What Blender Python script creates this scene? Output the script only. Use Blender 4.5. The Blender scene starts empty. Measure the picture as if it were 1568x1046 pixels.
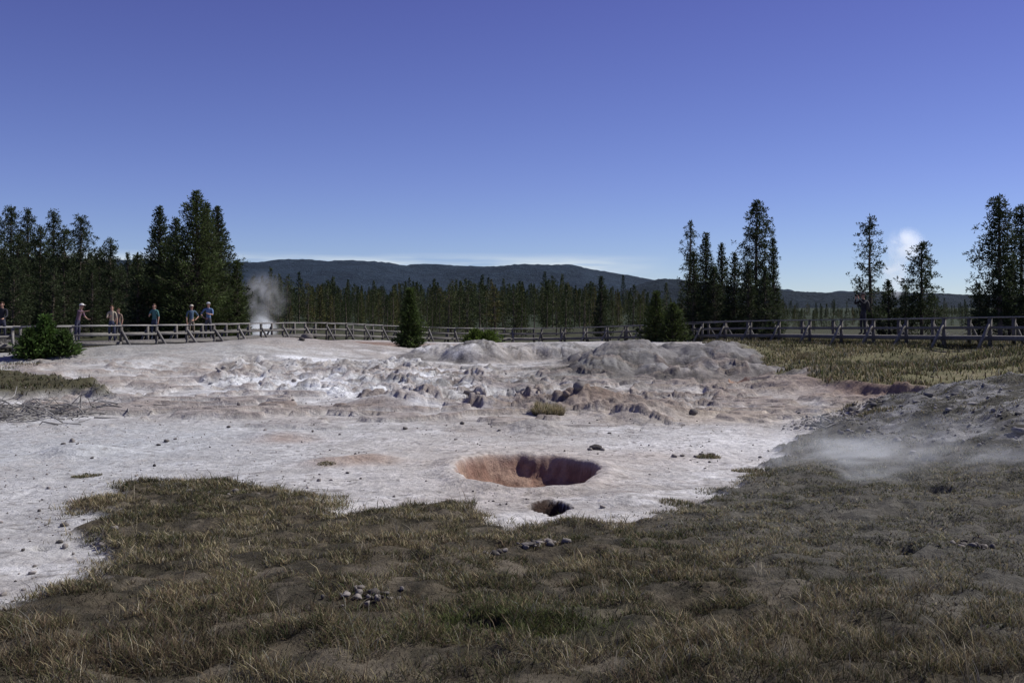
import bpy, math, random, time
import numpy as np
from mathutils import Vector, Matrix
T0=time.time()
rng=np.random.default_rng(7); random.seed(7)
scene=bpy.context.scene
EYE=2.5; F=1525.0
# helper: image pixel coordinates -> ground coordinates (metres)
def G(px,py,z=0.0):
    Y=F*(EYE-z)/(py-470.0); return ((px-784)/F*Y,Y)
def B(px,Y): return (px-784)/F*Y
# ---------------------------------------------------------------- noise
def _h(ix,iy,s):
    ix=ix.astype(np.int64); iy=iy.astype(np.int64)
    n=(ix*374761393+iy*668265263+s*974711)&0xffffffff
    n=((n^(n>>13))*1274126177)&0xffffffff
    n=(n^(n>>16))&0xffffffff
    return n/4294967295.0
def vn(x,y,s=0):
    ix=np.floor(x); iy=np.floor(y); fx=x-ix; fy=y-iy
    fx=fx*fx*fx*(fx*(fx*6-15)+10); fy=fy*fy*fy*(fy*(fy*6-15)+10)
    a=_h(ix,iy,s);b=_h(ix+1,iy,s);c=_h(ix,iy+1,s);d=_h(ix+1,iy+1,s)
    return (a*(1-fx)+b*fx)*(1-fy)+(c*(1-fx)+d*fx)*fy
def fbm(x,y,o=4,s=0,g=0.5):
    r=0;a=1;t=0
    for i in range(o):
        r=r+a*vn(x*2**i+17.3*i,y*2**i-9.1*i,s+i); t+=a; a*=g
    return r/t
def worley(x,y,s=0):
    ix=np.floor(x); iy=np.floor(y)
    f1=np.full(x.shape,9.0); f2=np.full(x.shape,9.0); cid=np.zeros(x.shape); ox=np.zeros(x.shape); oy=np.zeros(x.shape)
    for dx in(-1,0,1):
        for dy in(-1,0,1):
            cx=ix+dx; cy=iy+dy
            px=cx+_h(cx,cy,s); py=cy+_h(cx,cy,s+1)
            d=np.hypot(px-x,py-y); r=_h(cx,cy,s+2)
            near=d<f1
            f2=np.where(near,f1,np.minimum(f2,d)); cid=np.where(near,r,cid); ox=np.where(near,x-px,ox); oy=np.where(near,y-py,oy); f1=np.where(near,d,f1)
    return f1,f2,cid,ox,oy
def ss(a,b,x):
    t=np.clip((x-a)/(b-a),0,1); return t*t*(3-2*t)
def sdf(poly,x,y):
    d=np.full(x.shape,1e9); ins=np.zeros(x.shape,bool); n=len(poly)
    for i in range(n):
        ax,ay=poly[i]; bx,by=poly[(i+1)%n]
        ex,ey=bx-ax,by-ay; wx,wy=x-ax,y-ay
        t=np.clip((wx*ex+wy*ey)/(ex*ex+ey*ey+1e-12),0,1)
        d=np.minimum(d,(wx-ex*t)**2+(wy-ey*t)**2)
        c=((ay>y)!=(by>y))&(x<(bx-ax)*(y-ay)/((by-ay) if by!=ay else 1e-9)+ax)
        ins^=c
    return np.where(ins,-1,1)*np.sqrt(d)
# ---------------------------------------------------------------- boardwalk line (image pixel column, rail top pixel row, range)
rail=[(-200,502,40),(-60,502,41),(60,501,42.5),(165,499,44),(300,498,50),(430,495,58),(510,494,63),(600,499,70),(700,503,74),(820,504,76),(935,500,70),
(1000,497,64),(1070,493,57),(1160,491,52),(1250,490,48),(1340,489,44),(1430,487,40),(1568,485,36),(1700,484,33),(1900,484,30)]
RP=np.array([(B(p,Y),Y,EYE-(q-470)*Y/F) for p,q,Y in rail])
seg=np.r_[0,np.cumsum(np.hypot(np.diff(RP[:,0]),np.diff(RP[:,1])))]
tt=np.arange(0,seg[-1],0.3)
path=np.stack([np.interp(tt,seg,RP[:,i]) for i in range(3)],1)
k=np.ones(15)/15
pp=np.pad(path,((7,7),(0,0)),mode='edge')
path=np.stack([np.convolve(pp[:,i],k,'valid') for i in range(3)],1)
# ---------------------------------------------------------------- zones
veg=[(-40,-30),(-40,4.5),G(-300,1000),G(0,940),G(95,918),G(180,876),G(190,848),G(150,815),G(145,775),G(200,750),G(300,746),G(365,748),G(470,762),G(492,784),G(540,797),G(605,780),
G(690,780),G(740,803),G(850,809),G(950,808),G(1050,786),G(1120,754),G(1175,718),G(1225,672),G(1330,657),(8.3,22.3),(12,24.5),(60,27),(60,-30)]
field=[G(1060,526,.3),G(1110,540,.35),G(1165,554,.4),G(1205,569,.4),G(1250,582,.4),G(1300,590,.4),G(1375,596,.4),G(1405,604,.35),(12,24.8),(18,25.5),(60,27),(90,60),(40,120),(14,75)]
patch=[G(-150,584),G(60,590),G(120,594),G(180,606),G(172,615),G(100,612),G(0,616),G(-150,622)]
mud=[G(280,578),G(330,564),G(480,558),G(620,556),G(700,562),G(850,578),G(905,592),G(880,622),G(760,628),G(640,632),G(560,622),G(420,606),G(330,600),G(285,590)]
mud2=[G(700,600),G(900,598),G(1010,600),G(1120,596),G(1160,610),G(1090,640),G(980,660),G(880,640),G(760,636)]
cpts=[(x,y,z-1.12) for x,y,z in RP]+[(x*1.25,y*1.25,z-1.3) for x,y,z in RP]
for p in [(-6,12),(0,12),(3,14),(0,18),(-5,18),(5,22),(-10,22),(0,26),(8,30),(-14,28),(0,34),(-10,36),(6,38),(0,44),(-3,50)]: cpts.append((p[0],p[1],0.0))
for p in [(-22,34),(-18,38)]: cpts.append((p[0],p[1],.2))
for p in [(12,32),(14,36),(11,42)]: cpts.append((p[0],p[1],.3))
for p in [(-6,5),(0,5),(6,5),(0,-20)]: cpts.append((p[0],p[1],.12))
for p in [(0,150),(-100,150),(100,150),(0,400),(-400,300),(400,300)]: cpts.append((p[0],p[1],-.6))
def basez(x,y):
    w=0;v=0
    for cx,cy,cz in cpts:
        d=((x-cx)**2+(y-cy)**2)+2.0
        k=1/(d*np.sqrt(d)); w=w+k; v=v+k*cz
    return v/w
domes=[ # image pixel column, range, half width m, half depth m, crest height
(732,45,1.25,1.6,1.0),(785,46,1.2,1.4,.70),(850,47,1.9,1.7,.82),(893,42,.9,1.3,.55),(962,40.5,1.6,2.4,1.12),(922,36.5,1.2,1.6,.62),(1035,43,1.0,2.0,.88),(1090,40.5,1.9,2.1,1.0),(1150,41,1.9,2.0,.76),(1190,39,1.6,1.8,.50),(1125,33.6,2.0,1.2,.60),(1050,32.6,1.2,1.0,.52),(1003,35.5,.8,1.3,.50),(680,46.5,1.7,1.5,.66),(640,45,1.2,1.2,.4)]
mounds=[(500,50,5.5,3.0,.5),(400,46,3,3,.3),(250,42,5,4,.35),(820,20.0,.55,.5,.20),(572,16.2,.45,.4,.11),(505,15.8,.35,.3,.07),(120,17.0,.55,.5,.18),(440,19.5,.6,.5,.09),(330,22.5,1.2,.8,.1),
(600,25,1.0,.6,.25),(680,26,.8,.5,.22),(900,25.3,.9,.7,.38),(985,22.3,.8,.6,.25),(1230,29,2.2,1.5,.25),(960,12.9,.5,.4,.05),(700,15.4,.35,.9,.05),(933,15.4,.35,.9,.05)]
PIT=(B(806,15.0),15.0,1.10,1.45); HOLE=(B(842,12.4),12.4,.25,.44); DEN=(B(738,7.35),7.35,.2,.2); VENT=(B(1128,32),31.4,.38,.4)
DENTS=[(1392,9.9,.16,.2),(1490,10.2,.18,.2),(160,11.0,.12,.14),(1400,15.0,.25,.2),(1270,18.5,.3,.25),(1510,17,.3,.2),(1303,25.6,.45,.35),(1440,13,.2,.2),(60,10.3,.1,.1)]
def terrain(x,y):
    x=np.asarray(x,float); y=np.asarray(y,float)
    z=basez(x,y)
    R=np.hypot(x,y); near=ss(90,60,R)
    wx=x+.42*(fbm(x*1.3,y*1.3,3,5)-.5)*2+.12*(fbm(x*7,y*7,2,6)-.5)*2; wy=y+.42*(fbm(x*1.3,y*1.3,3,9)-.5)*2+.12*(fbm(x*7,y*7,2,7)-.5)*2
    dv=sdf(veg,wx,wy); df=sdf(field,x+1.8*(fbm(x*.9,y*.9,4,51)-.5),y+1.8*(fbm(x*.9,y*.9,4,52)-.5)); dp=sdf(patch,wx,wy)
    dm=sdf(mud,wx,wy); dm2=sdf(mud2,wx,wy)
    mveg=ss(.06,-.10,dv); mfield=ss(.2,-.3,df); mp=ss(.1,-.4,dp)
    z=z+near*.12*(fbm(x*.5,y*.5,3,20)-.5)
    z=z+near*.05*(fbm(x*2.2,y*2.2,5,21)-.5)
    z=z+mveg*(.05+.13*(fbm(x*1.4,y*1.4,3,30)-.4)+.13*(fbm(x*4.2,y*5.2,4,31)-.5))
    bank=ss(5.0,10.5,x+.25*(fbm(x,y,3,77)-.5)*4)*ss(9.5,18.0,y)*ss(23.5,21.0,y)
    z=z+.80*bank*(1+.35*(fbm(x*.9,y*.9,4,33)-.5))+ .20*ss(.1,.5,bank)*(fbm(x*2.2,y*2.6,5,34)-.5)
    steep=ss(8.4,9.2,x)*ss(10.9,10.1,x)
    wd=.3+1.1*(1-steep)
    z=z+ss(0,1,(.3+wd-df)/(2*wd))*(.26+.10*steep)*ss(38,31,y)
    z=z+mp*.28
    acc=0
    for (p,Y,a,b,h) in domes:
        cx,cy=B(p,Y),Y; d2=((x-cx)/a)**2+((y-cy)/b)**2
        n=1+.6*(fbm(x*.8,y*.8,3,int(p))-.5)
        acc=acc+(h*np.exp(-(d2*.62*n)**1.25))**7
    dome=acc**(1/7)
    z=z*(1-ss(0,.5,dome)*.8)+dome*(1+.20*(fbm(x*1.3,y*1.3,4,88)-.5))-.14*ss(0,.25,dome)*ss(.6,.3,dome)
    z=z+ss(.15,.5,dome)*(.16*(fbm(x*2.4,y*1.7,4,89)-.5)-.06*ss(.07,0,np.abs(fbm(x*1.1,y*.8,4,87)-.5)))
    for (p,Y,a,b,h) in mounds:
        cx,cy=B(p,Y),Y; d2=((x-cx)/a)**2+((y-cy)/b)**2
        n=1+.5*(fbm(x*.9,y*.9,3,int(p))-.5)
        z=z+h*np.exp(-(d2*.8*n)**1.3)*(1+.25*(fbm(x*1.6,y*1.6,3,int(p)+3)-.5))
    rough=ss(26,30,y)*ss(56,48,y)*ss(-9,-3,x)*ss(13,9,x)
    z=z+rough*.12*(np.abs(fbm(x*.9,y*.8,4,44)-.5)*-2+.25)
    mm=ss(.3,-1.2,dm); mm2=ss(.3,-1.0,dm2)
    f1,f2,c,ox,oy=worley(wx*1.0,wy*.75,3); g1,g2,c2,px_,py_=worley(wx*2.3,wy*1.8,11)
    lump=(.17*(c-.4)+.20*(c-.5)*ox+.18*(c2-.5)*oy)*ss(0,.16,f2-f1)+(.12*(c2-.4)+.14*(c-.5)*px_)*ss(0,.2,g2-g1)+.28*(fbm(x*2.2,y*1.8,5,41)-.5)
    calm=ss(.48,.58,fbm(x*.35,y*.5,2,47))
    z=z+mm*(lump*(1.1-.75*calm)-.02)+mm2*(.7*lump)
    e=fbm(x*.45+3,y*.9,4,60); led=ss(.49,.505,e)-ss(.56,.60,e)
    z=z+.13*led*ss(19,23,y)*ss(42,36,y)*(1-mveg)*(1-mfield)
    pit=np.zeros(x.shape)
    for i,(cx,cy,a,b) in enumerate([PIT,HOLE,DEN,VENT]+[(B(p,Y),Y,a,b) for p,Y,a,b in DENTS]):
        wob=.07*(fbm(x*2.8,y*2.8,4,90+i)-.5)*2
        if i==1: wob=.26*(fbm(x*6,y*6,3,93)-.5)*2
        if i>3: wob=.4*(fbm(x*5,y*5,3,93)-.5)*2
        d=np.hypot((x-cx)/a,(y-cy)/b)+wob
        if i==0:
            z=z+.055*np.exp(-((d-1.1)/.16)**2)
            wall=ss(1.0,.86,d)*.30+ss(.93,.55,d)*.20+ss(.7,.2,d)*.06
            z=z-wall+.13*ss(1.0,.9,d)*(fbm(x*4,y*4,4,97)-.5)
        elif i==1: z=z-.55*ss(1.02,.55,d); hd=d
        elif i==2: z=z-.34*ss(1.0,.6,d)
        elif i==3: z=z-.2*ss(1,.6,d)
        elif i==10: z=z-.3*ss(1,.6,d)
        else: z=z-.10*ss(1,.6,d)
        if i<4: pit=np.maximum(pit,ss(1.02,.93,d)*(1 if i!=2 else .9))
    return z,dict(veg=mveg,field=mfield,patch=mp,mud=mm,mud2=mm2,bank=bank,pit=pit,dv=dv,led=led,rough=rough,c=c2,crack=ss(.10,.0,g2-g1),df=df,dome=dome,calm=calm,steep=steep,hd=hd)
def steps(start,end,f):
    v=[start]
    while v[-1]<end: v.append(v[-1]+f(v[-1]))
    return v
def fx_(x):
    if x<20: return .037+max(0,x-2.5)*.006
    return .14+(x-20)*.085
def fy_(y):
    if y<17: return .042
    if y<50: return .042+(y-17)*.0045
    if y<80: return .19+(y-50)*.01
    return .49+(y-80)*.08
sx=steps(0,6500,fx_)
xs=np.array([-v for v in sx[:0:-1]]+sx)
sy=steps(4.6,9000,fy_)
ys=np.array([-60,-45,-30,-20,-12,-6,-2,0,1,2,2.8,3.4,3.8,4.1,4.3,4.45]+sy)
XX,YY=np.meshgrid(xs,ys)
Z,M=terrain(XX,YY)
print("terrain",XX.shape,time.time()-T0)
# ---------------------------------------------------------------- ground albedo
def mixc(c,col,m): return c*(1-m[...,None])+np.array(col)*m[...,None]
n1=fbm(XX*.35,YY*.35,4,201); n2=fbm(XX*1.7,YY*1.7,4,202); n3=fbm(XX*6,YY*6,3,203)
C=np.ones(XX.shape+(3,))*np.array([.46,.45,.43])
C=mixc(C,(.64,.635,.62),ss(.45,.62,n2)*.8)
C=mixc(C,(.42,.365,.31),ss(.52,.72,n1)*.45)
C=mixc(C,(.27,.255,.235),ss(.52,.70,fbm(XX*.9,YY*2.2,4,207))*.65)
C=mixc(C,(.29,.265,.24),ss(.52,.62,fbm(XX*2.5,YY*3.5,4,208))*.5)
blobs=[(806,720,1.7,2.2,(.45,.375,.31),.75),(650,690,2.5,2.5,(.50,.46,.41),.5),(150,680,4,5,(.45,.465,.465),.8),(60,780,2.5,2.5,(.46,.455,.44),.6),(520,785,.7,.6,(.72,.71,.69),.9),(850,797,1.6,.35,(.70,.68,.65),.8),(600,740,1.5,1,(.57,.55,.52),.6),
(520,603,2.8,2.0,(.78,.80,.81),1),(430,585,3.2,2.8,(.68,.70,.71),1),(640,590,2.2,2.5,(.43,.435,.435),.9),(740,590,3,3,(.33,.33,.325),.9),(735,545,2.4,3,(.14,.147,.13),1),(800,543,2.5,3,(.145,.15,.134),1),(855,545,3,3,(.155,.155,.14),1),(960,560,3,6,(.15,.142,.133),1),(1085,560,4,6,(.17,.163,.156),1),(1150,575,3.5,4,(.20,.19,.18),1),(1120,590,3,2,(.22,.20,.185),.8),(900,575,2,3,(.20,.198,.182),.9),
(520,535,7,3,(.21,.14,.105),1),(620,538,3,2.5,(.23,.165,.125),.95),(420,545,5,4,(.26,.205,.175),.8),(300,548,6,5,(.27,.25,.225),.85),(120,560,9,5,(.26,.26,.24),.8),(560,626,4,.7,(.22,.17,.135),.7),(450,612,2,.6,(.24,.19,.155),.6),(900,622,2.5,1.4,(.20,.145,.11),.9),(1000,640,2.2,1.3,(.29,.23,.185),.7),(1180,610,4,3,(.35,.305,.265),.6),
(1330,612,1.6,2.6,(.26,.175,.13),.7),(1150,640,3,1.5,(.50,.44,.36),.6),(1100,690,2,2,(.65,.64,.62),.7),(1190,680,1,2,(.65,.64,.62),.7),(440,672,.6,.5,(.34,.24,.18),.6),(400,640,3,1,(.38,.33,.285),.5),(560,710,.5,.4,(.34,.24,.175),.7),(505,714,.4,.3,(.34,.24,.175),.6),(820,655,.6,.8,(.24,.237,.22),.9),(1000,700,1.5,1,(.44,.39,.345),.6)]
for p,q,a,b,c,s in blobs:
    cx,cy=G(p,q); m=np.exp(-((XX-cx)/a)**2-((YY-cy)/b)**2)*s*(.6+.9*n2)
    C=mixc(C,c,np.clip(m,0,1))
mud_all=np.clip(M['mud']+M['mud2']*.8,0,1)
C=mixc(C,(.19,.18,.17),mud_all*ss(.50,.64,fbm(XX*1.9,YY*1.6,3,62))*.6)
C=mixc(C,(.60,.61,.615),mud_all*ss(.62,.8,M['c'])*.5*ss(4,-6,XX))
C=mixc(C,(.76,.775,.785),M['mud']*M['calm']*ss(1,-4,XX)*.9)
C=mixc(C,(.10,.088,.08),mud_all*M['crack']*.6*(1-M['calm']))
C=mixc(C,(.22,.165,.13),M['led']*.55*ss(19,23,YY)*ss(42,36,YY))
C=mixc(C,(.125,.12,.11),M['rough']*ss(.54,.66,fbm(XX*1.4,YY*1.1,4,63))*.6)
C=mixc(C,(.24,.235,.225),ss(.3,.7,M['dome'])*ss(.55,.68,fbm(XX*1.1,YY*.7,4,64))*.45)
C=mixc(C,(.07,.062,.055),ss(.12,.3,M['dome'])*ss(.06,0,np.abs(fbm(XX*1.1,YY*.8,4,87)-.5))*.6)
C=mixc(C,(.08,.07,.062),ss(.12,.3,M['dome'])*ss(.55,.35,M['dome'])*.5)  # shadow in the creases around the domes, painted as dark colour
C=mixc(C,(.25,.215,.18),ss(.60,.72,n3)*ss(.5,.6,n1)*.35)
C=mixc(C,(.17,.155,.135),ss(.70,.80,vn(XX*14,YY*14,71))*.6*ss(32,17,YY)*ss(.38,.58,n2))
C=mixc(C,(.24,.14,.10),M['pit']*.95)
C=mixc(C,(.38,.27,.20),M['pit']*ss(.42,.62,fbm(XX*5,YY*5,3,72))*.65)
C=mixc(C,(.05,.032,.024),ss(1.04,.98,M['hd']))  # shade inside the small hole painted in as near-black colour
dirt=mixc(np.ones(XX.shape+(3,))*np.array([.088,.074,.050]),(.145,.125,.092),ss(.45,.65,n2)*.7)
dirt=mixc(dirt,(.038,.034,.023),ss(.47,.58,fbm(XX*3.5,YY*4.5,4,73))*.8)
gr=np.clip(ss(1.0,4.5,XX+ .35*(YY-9)+1.5*(n1-.5)),0,1)
dirt=mixc(dirt,(.11,.106,.09),gr*.75)
dirt=mixc(dirt,(.165,.162,.158),ss(.08,.35,M['bank'])*.85)
dirt=mixc(dirt,(.27,.268,.262),ss(.50,.62,fbm(XX*1.6,YY*2.6,4,75))*ss(.10,.4,M['bank'])*.7)
dirt=mixc(dirt,(.055,.052,.038),ss(.48,.60,fbm(XX*2.4,YY*3.4,4,74))*ss(.03,.3,M['bank'])*.85)
cx,cy=G(800,975); green=np.exp(-((XX-cx)/.75)**2-((YY-cy)/.55)**2)
dirt=mixc(dirt,(.05,.055,.025),green*.6)
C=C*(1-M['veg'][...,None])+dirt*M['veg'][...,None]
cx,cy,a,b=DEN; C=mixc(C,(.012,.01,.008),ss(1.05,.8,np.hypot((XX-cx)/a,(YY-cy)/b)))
fc=mixc(np.ones(XX.shape+(3,))*np.array([.15,.14,.072]),(.085,.085,.042),ss(.4,.65,n1)); fc=mixc(fc,(.22,.19,.115),ss(.5,.7,n2)*.6)
C=C*(1-M['field'][...,None])+fc*M['field'][...,None]
C=mixc(C,(.20,.13,.095),ss(.5,.2,np.abs(M['df']-.25))*ss(32,27,YY)*M['steep']*.6)
C=mixc(C,(.075,.07,.042),M['patch'])
yb=np.interp(XX/np.maximum(YY,1),RP[:,0]/RP[:,1],RP[:,1]); beyond=ss(-1.5,1.5,YY-yb+2*(n1-.5))*(YY>20)
C=mixc(C,(.05,.052,.028),beyond); C=mixc(C,(.03,.04,.02),beyond*ss(90,160,YY))
C=C*(.80+.40*n3[...,None])
# ---------------------------------------------------------------- mesh utils
def link(o): scene.collection.objects.link(o); return o
def npmesh(name,verts,loops,starts,mats,cols=None,midx=None,smooth=False):
    me=bpy.data.meshes.new(name)
    me.vertices.add(len(verts)); me.vertices.foreach_set("co",np.asarray(verts,np.float32).ravel())
    me.loops.add(len(loops)); me.loops.foreach_set("vertex_index",np.asarray(loops,np.int32))
    me.polygons.add(len(starts)); me.polygons.foreach_set("loop_start",np.asarray(starts,np.int32))
    for m in mats: me.materials.append(m)
    if midx is not None: me.polygons.foreach_set("material_index",np.asarray(midx,np.int32))
    me.update(calc_edges=True)
    if cols is not None:
        a=me.color_attributes.new("col",'FLOAT_COLOR','POINT')
        cc=np.ones((len(verts),4),np.float32); cc[:,:3]=cols; a.data.foreach_set("color",cc.ravel())
    if smooth: me.shade_smooth()
    return me
class MB:
    def __init__(s): s.v=[];s.l=[];s.st=[];s.m=[];s.c=[];s.nv=0;s.nl=0
    def add(s,V,faces,m=0,c=None):
        V=np.asarray(V,float); fa=np.asarray(faces,int)
        s.v.append(V); s.l.append((fa+s.nv).ravel()); s.st.append(s.nl+np.arange(len(fa))*fa.shape[1])
        s.m.append(np.full(len(fa),m)); s.nv+=len(V); s.nl+=fa.size
        s.c.append(np.ones((len(V),3))*(np.array(c) if c is not None else 1.0))
    def box(s,c,ax,ay,az,m=0,col=None):
        c=np.array(c,float);ax=np.array(ax,float);ay=np.array(ay,float);az=np.array(az,float)
        V=[c+i*ax/2+j*ay/2+k*az/2 for i in(-1,1) for j in(-1,1) for k in(-1,1)]
        s.add(V,[(0,1,3,2),(4,6,7,5),(0,4,5,1),(2,3,7,6),(0,2,6,4),(1,5,7,3)],m,col)
    def tube(s,P,Rr,n=6,m=0,col=None):
        P=np.asarray(P,float); V=[];
        for i in range(len(P)):
            t=P[min(i+1,len(P)-1)]-P[max(i-1,0)]; t=t/(np.linalg.norm(t)+1e-9)
            a=np.cross(t,[0,0,1.0] if abs(t[2])<.9 else [1.0,0,0]); a/=np.linalg.norm(a); b=np.cross(t,a)
            for j in range(n):
                an=2*math.pi*j/n; V.append(P[i]+Rr[i]*(a*math.cos(an)+b*math.sin(an)))
        fa=[(i*n+j,i*n+(j+1)%n,(i+1)*n+(j+1)%n,(i+1)*n+j) for i in range(len(P)-1) for j in range(n)]
        s.add(V,fa,m,col)
    def mesh(s,name,mats,smooth=False):
        return npmesh(name,np.concatenate(s.v),np.concatenate(s.l),np.concatenate(s.st),mats,np.concatenate(s.c),np.concatenate(s.m),smooth)
# ---------------------------------------------------------------- materials
def newmat(name):
    m=bpy.data.materials.new(name); m.use_nodes=True; nt=m.node_tree; return m,nt,nt.nodes["Principled BSDF"]
def nd(nt,t,**k):
    n=nt.nodes.new(t)
    for a,b in k.items(): setattr(n,a,b)
    return n
def attrmat(name,nscale=30,amt=.35,bump=.3,bscale=60,bdist=.01,rough=.95,attr=True,base=(.3,.3,.3),transl=0,objrand=0):
    m,nt,p=newmat(name); p.inputs['Roughness'].default_value=rough; p.inputs['Specular IOR Level'].default_value=.15
    tc=nd(nt,'ShaderNodeTexCoord'); no=nd(nt,'ShaderNodeTexNoise'); no.inputs['Scale'].default_value=nscale; no.inputs['Detail'].default_value=6; no.inputs['Roughness'].default_value=.65
    nt.links.new(tc.outputs['Object'],no.inputs['Vector'])
    mr=nd(nt,'ShaderNodeMapRange'); mr.inputs[1].default_value=.25; mr.inputs[2].default_value=.75; mr.inputs[3].default_value=1-amt; mr.inputs[4].default_value=1+amt
    nt.links.new(no.outputs['Fac'],mr.inputs[0])
    mx=nd(nt,'ShaderNodeVectorMath',operation='SCALE'); nt.links.new(mr.outputs[0],mx.inputs['Scale'])
    if attr:
        a=nd(nt,'ShaderNodeVertexColor'); a.layer_name='col'; nt.links.new(a.outputs['Color'],mx.inputs[0])
    else: mx.inputs[0].default_value=base
    out=mx.outputs[0]
    if objrand:
        oi=nd(nt,'ShaderNodeObjectInfo'); cr=nd(nt,'ShaderNodeValToRGB'); cr.color_ramp.elements[0].color=(.7,.8,.75,1); cr.color_ramp.elements[1].color=(2.8,1.8,1.4,1)
        e=cr.color_ramp.elements.new(.5); e.color=(1.3,1.25,1.0,1); e=cr.color_ramp.elements.new(.86); e.color=(1.8,1.6,1.3,1)
        nt.links.new(oi.outputs['Random'],cr.inputs[0]); m2=nd(nt,'ShaderNodeVectorMath',operation='MULTIPLY')
        nt.links.new(out,m2.inputs[0]); nt.links.new(cr.outputs[0],m2.inputs[1]); out=m2.outputs[0]
    nt.links.new(out,p.inputs['Base Color'])
    if bump:
        n2=nd(nt,'ShaderNodeTexNoise'); n2.inputs['Scale'].default_value=bscale; n2.inputs['Detail'].default_value=8; n2.inputs['Roughness'].default_value=.7
        nt.links.new(tc.outputs['Object'],n2.inputs['Vector'])
        b=nd(nt,'ShaderNodeBump'); b.inputs['Strength'].default_value=bump; b.inputs['Distance'].default_value=bdist
        nt.links.new(n2.outputs['Fac'],b.inputs['Height']); nt.links.new(b.outputs[0],p.inputs['Normal'])
    if transl:
        tr=nd(nt,'ShaderNodeBsdfTranslucent'); nt.links.new(out,tr.inputs['Color']); ms=nd(nt,'ShaderNodeMixShader'); ms.inputs[0].default_value=transl
        nt.links.new(p.outputs[0],ms.inputs[1]); nt.links.new(tr.outputs[0],ms.inputs[2]); nt.links.new(ms.outputs[0],nt.nodes['Material Output'].inputs['Surface'])
    return m
M_ground=attrmat("ground_soil",nscale=9,amt=.28,bump=.85,bscale=6,bdist=.11)
M_grass=attrmat("grass_blades",nscale=3,amt=.25,bump=0,transl=.3,rough=.7)
M_stone=attrmat("stone",nscale=25,amt=.3,bump=.5,bscale=40)
M_need=attrmat("needles",nscale=1.2,amt=.35,bump=0,transl=.25,rough=.75)
M_needf=attrmat("needles_forest",nscale=.5,amt=.3,bump=0,transl=.15,rough=.8,objrand=1)
M_bark=attrmat("bark",nscale=12,amt=.4,bump=.4,bscale=20)
M_wood=attrmat("weathered_wood",nscale=8,amt=.3,bump=.2,bscale=30)
M_hill=attrmat("hill_forest",nscale=.02,amt=.3,bump=1,bscale=.03,bdist=25)
# ---------------------------------------------------------------- ground object
ny,nx=XX.shape
V=np.stack([XX,YY,Z],-1).reshape(-1,3)
i=(np.arange(ny-1)[:,None]*nx+np.arange(nx-1)[None]).ravel()
L=np.stack([i,i+1,i+1+nx,i+nx],1).ravel()
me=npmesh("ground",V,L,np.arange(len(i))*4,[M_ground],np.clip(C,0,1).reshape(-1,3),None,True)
link(bpy.data.objects.new("ground",me))
print("ground",time.time()-T0)
def gi(A,x,y):
    x=np.asarray(x,float);y=np.asarray(y,float)
    a=np.clip(np.searchsorted(xs,x)-1,0,nx-2); b=np.clip(np.searchsorted(ys,y)-1,0,ny-2)
    fx=(x-xs[a])/(xs[a+1]-xs[a]); fy=(y-ys[b])/(ys[b+1]-ys[b])
    return (A[b,a]*(1-fx)+A[b,a+1]*fx)*(1-fy)+(A[b+1,a]*(1-fx)+A[b+1,a+1]*fx)*fy
def gz(x,y): return float(gi(Z,np.array([x]),np.array([y]))[0])
# ---------------------------------------------------------------- grass
def blades(name,x,y,h,w,lean,col,z=None):
    n=len(x); z=gi(Z,x,y)-.01 if z is None else z
    az=rng.uniform(0,2*np.pi,n); la=rng.uniform(0,2*np.pi,n)
    sxv=np.cos(az)*w/2; syv=np.sin(az)*w/2; lx=np.cos(la)*lean*h; ly=np.sin(la)*lean*h
    up=h*np.sqrt(np.clip(1-lean**2*.8,.03,1))
    P=np.zeros((n,5,3))
    P[:,0]=np.stack([x-sxv,y-syv,z],1); P[:,1]=np.stack([x+sxv,y+syv,z],1)
    mx_,my_,mz=x+lx*.35,y+ly*.35,z+up*.6
    P[:,2]=np.stack([mx_+sxv*.8,my_+syv*.8,mz],1); P[:,3]=np.stack([mx_-sxv*.8,my_-syv*.8,mz],1)
    P[:,4]=np.stack([x+lx,y+ly,z+up],1)
    b=np.arange(n)[:,None]*5
    L=np.concatenate([b+0,b+1,b+2,b+3,b+3,b+2,b+4],1).ravel()
    st=np.stack([np.arange(n)*7,np.arange(n)*7+4],1).ravel()
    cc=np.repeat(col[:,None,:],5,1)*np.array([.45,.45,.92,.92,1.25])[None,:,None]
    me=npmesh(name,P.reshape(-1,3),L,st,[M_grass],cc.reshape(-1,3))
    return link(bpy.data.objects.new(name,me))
straw=np.array([.36,.30,.17]); olive=np.array([.135,.13,.058]); brown=np.array([.165,.12,.075]); grey=np.array([.24,.235,.185]); grn=np.array([.075,.095,.033]); pale=np.array([.52,.46,.33])
def pick(n,ws):
    ks=[straw,olive,brown,grey,grn,pale]; ws=np.array(ws); 
    if ws.ndim==1: ws=np.repeat(ws[None],n,0)
    cw=np.cumsum(ws/ws.sum(1,keepdims=True),1); r=rng.random(n)[:,None]; idx=(r>cw).sum(1).clip(0,5)
    return np.array(ks)[idx]*rng.uniform(.6,1.4,n)[:,None]
def gb(p,q,a,b,x,y):
    cx,cy=G(p,q); return np.exp(-((x-cx)/a)**2-((y-cy)/b)**2)
N=900000
yy=5.0+rng.random(N)**.8*10.0; xx=(rng.random(N)*2-1)*(2.2+yy*.56)
cl=fbm(xx*3.2,yy*4.2,4,301); cl2=fbm(xx*.8,yy*.8,3,302); bk=gi(M['bank'],xx,yy); pt=gi(M['pit'],xx,yy); dvv=-gi(M['dv'],xx,yy)
fr_=ss(-.32,.14,dvv+.6*(cl-.5))
keep=(rng.random(N)<fr_*(.25+.75*ss(.38,.52,cl))*(.55+.45*ss(.35,.6,cl2))*(1-.7*ss(.1,.5,bk)))&(pt<.3)
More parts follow.
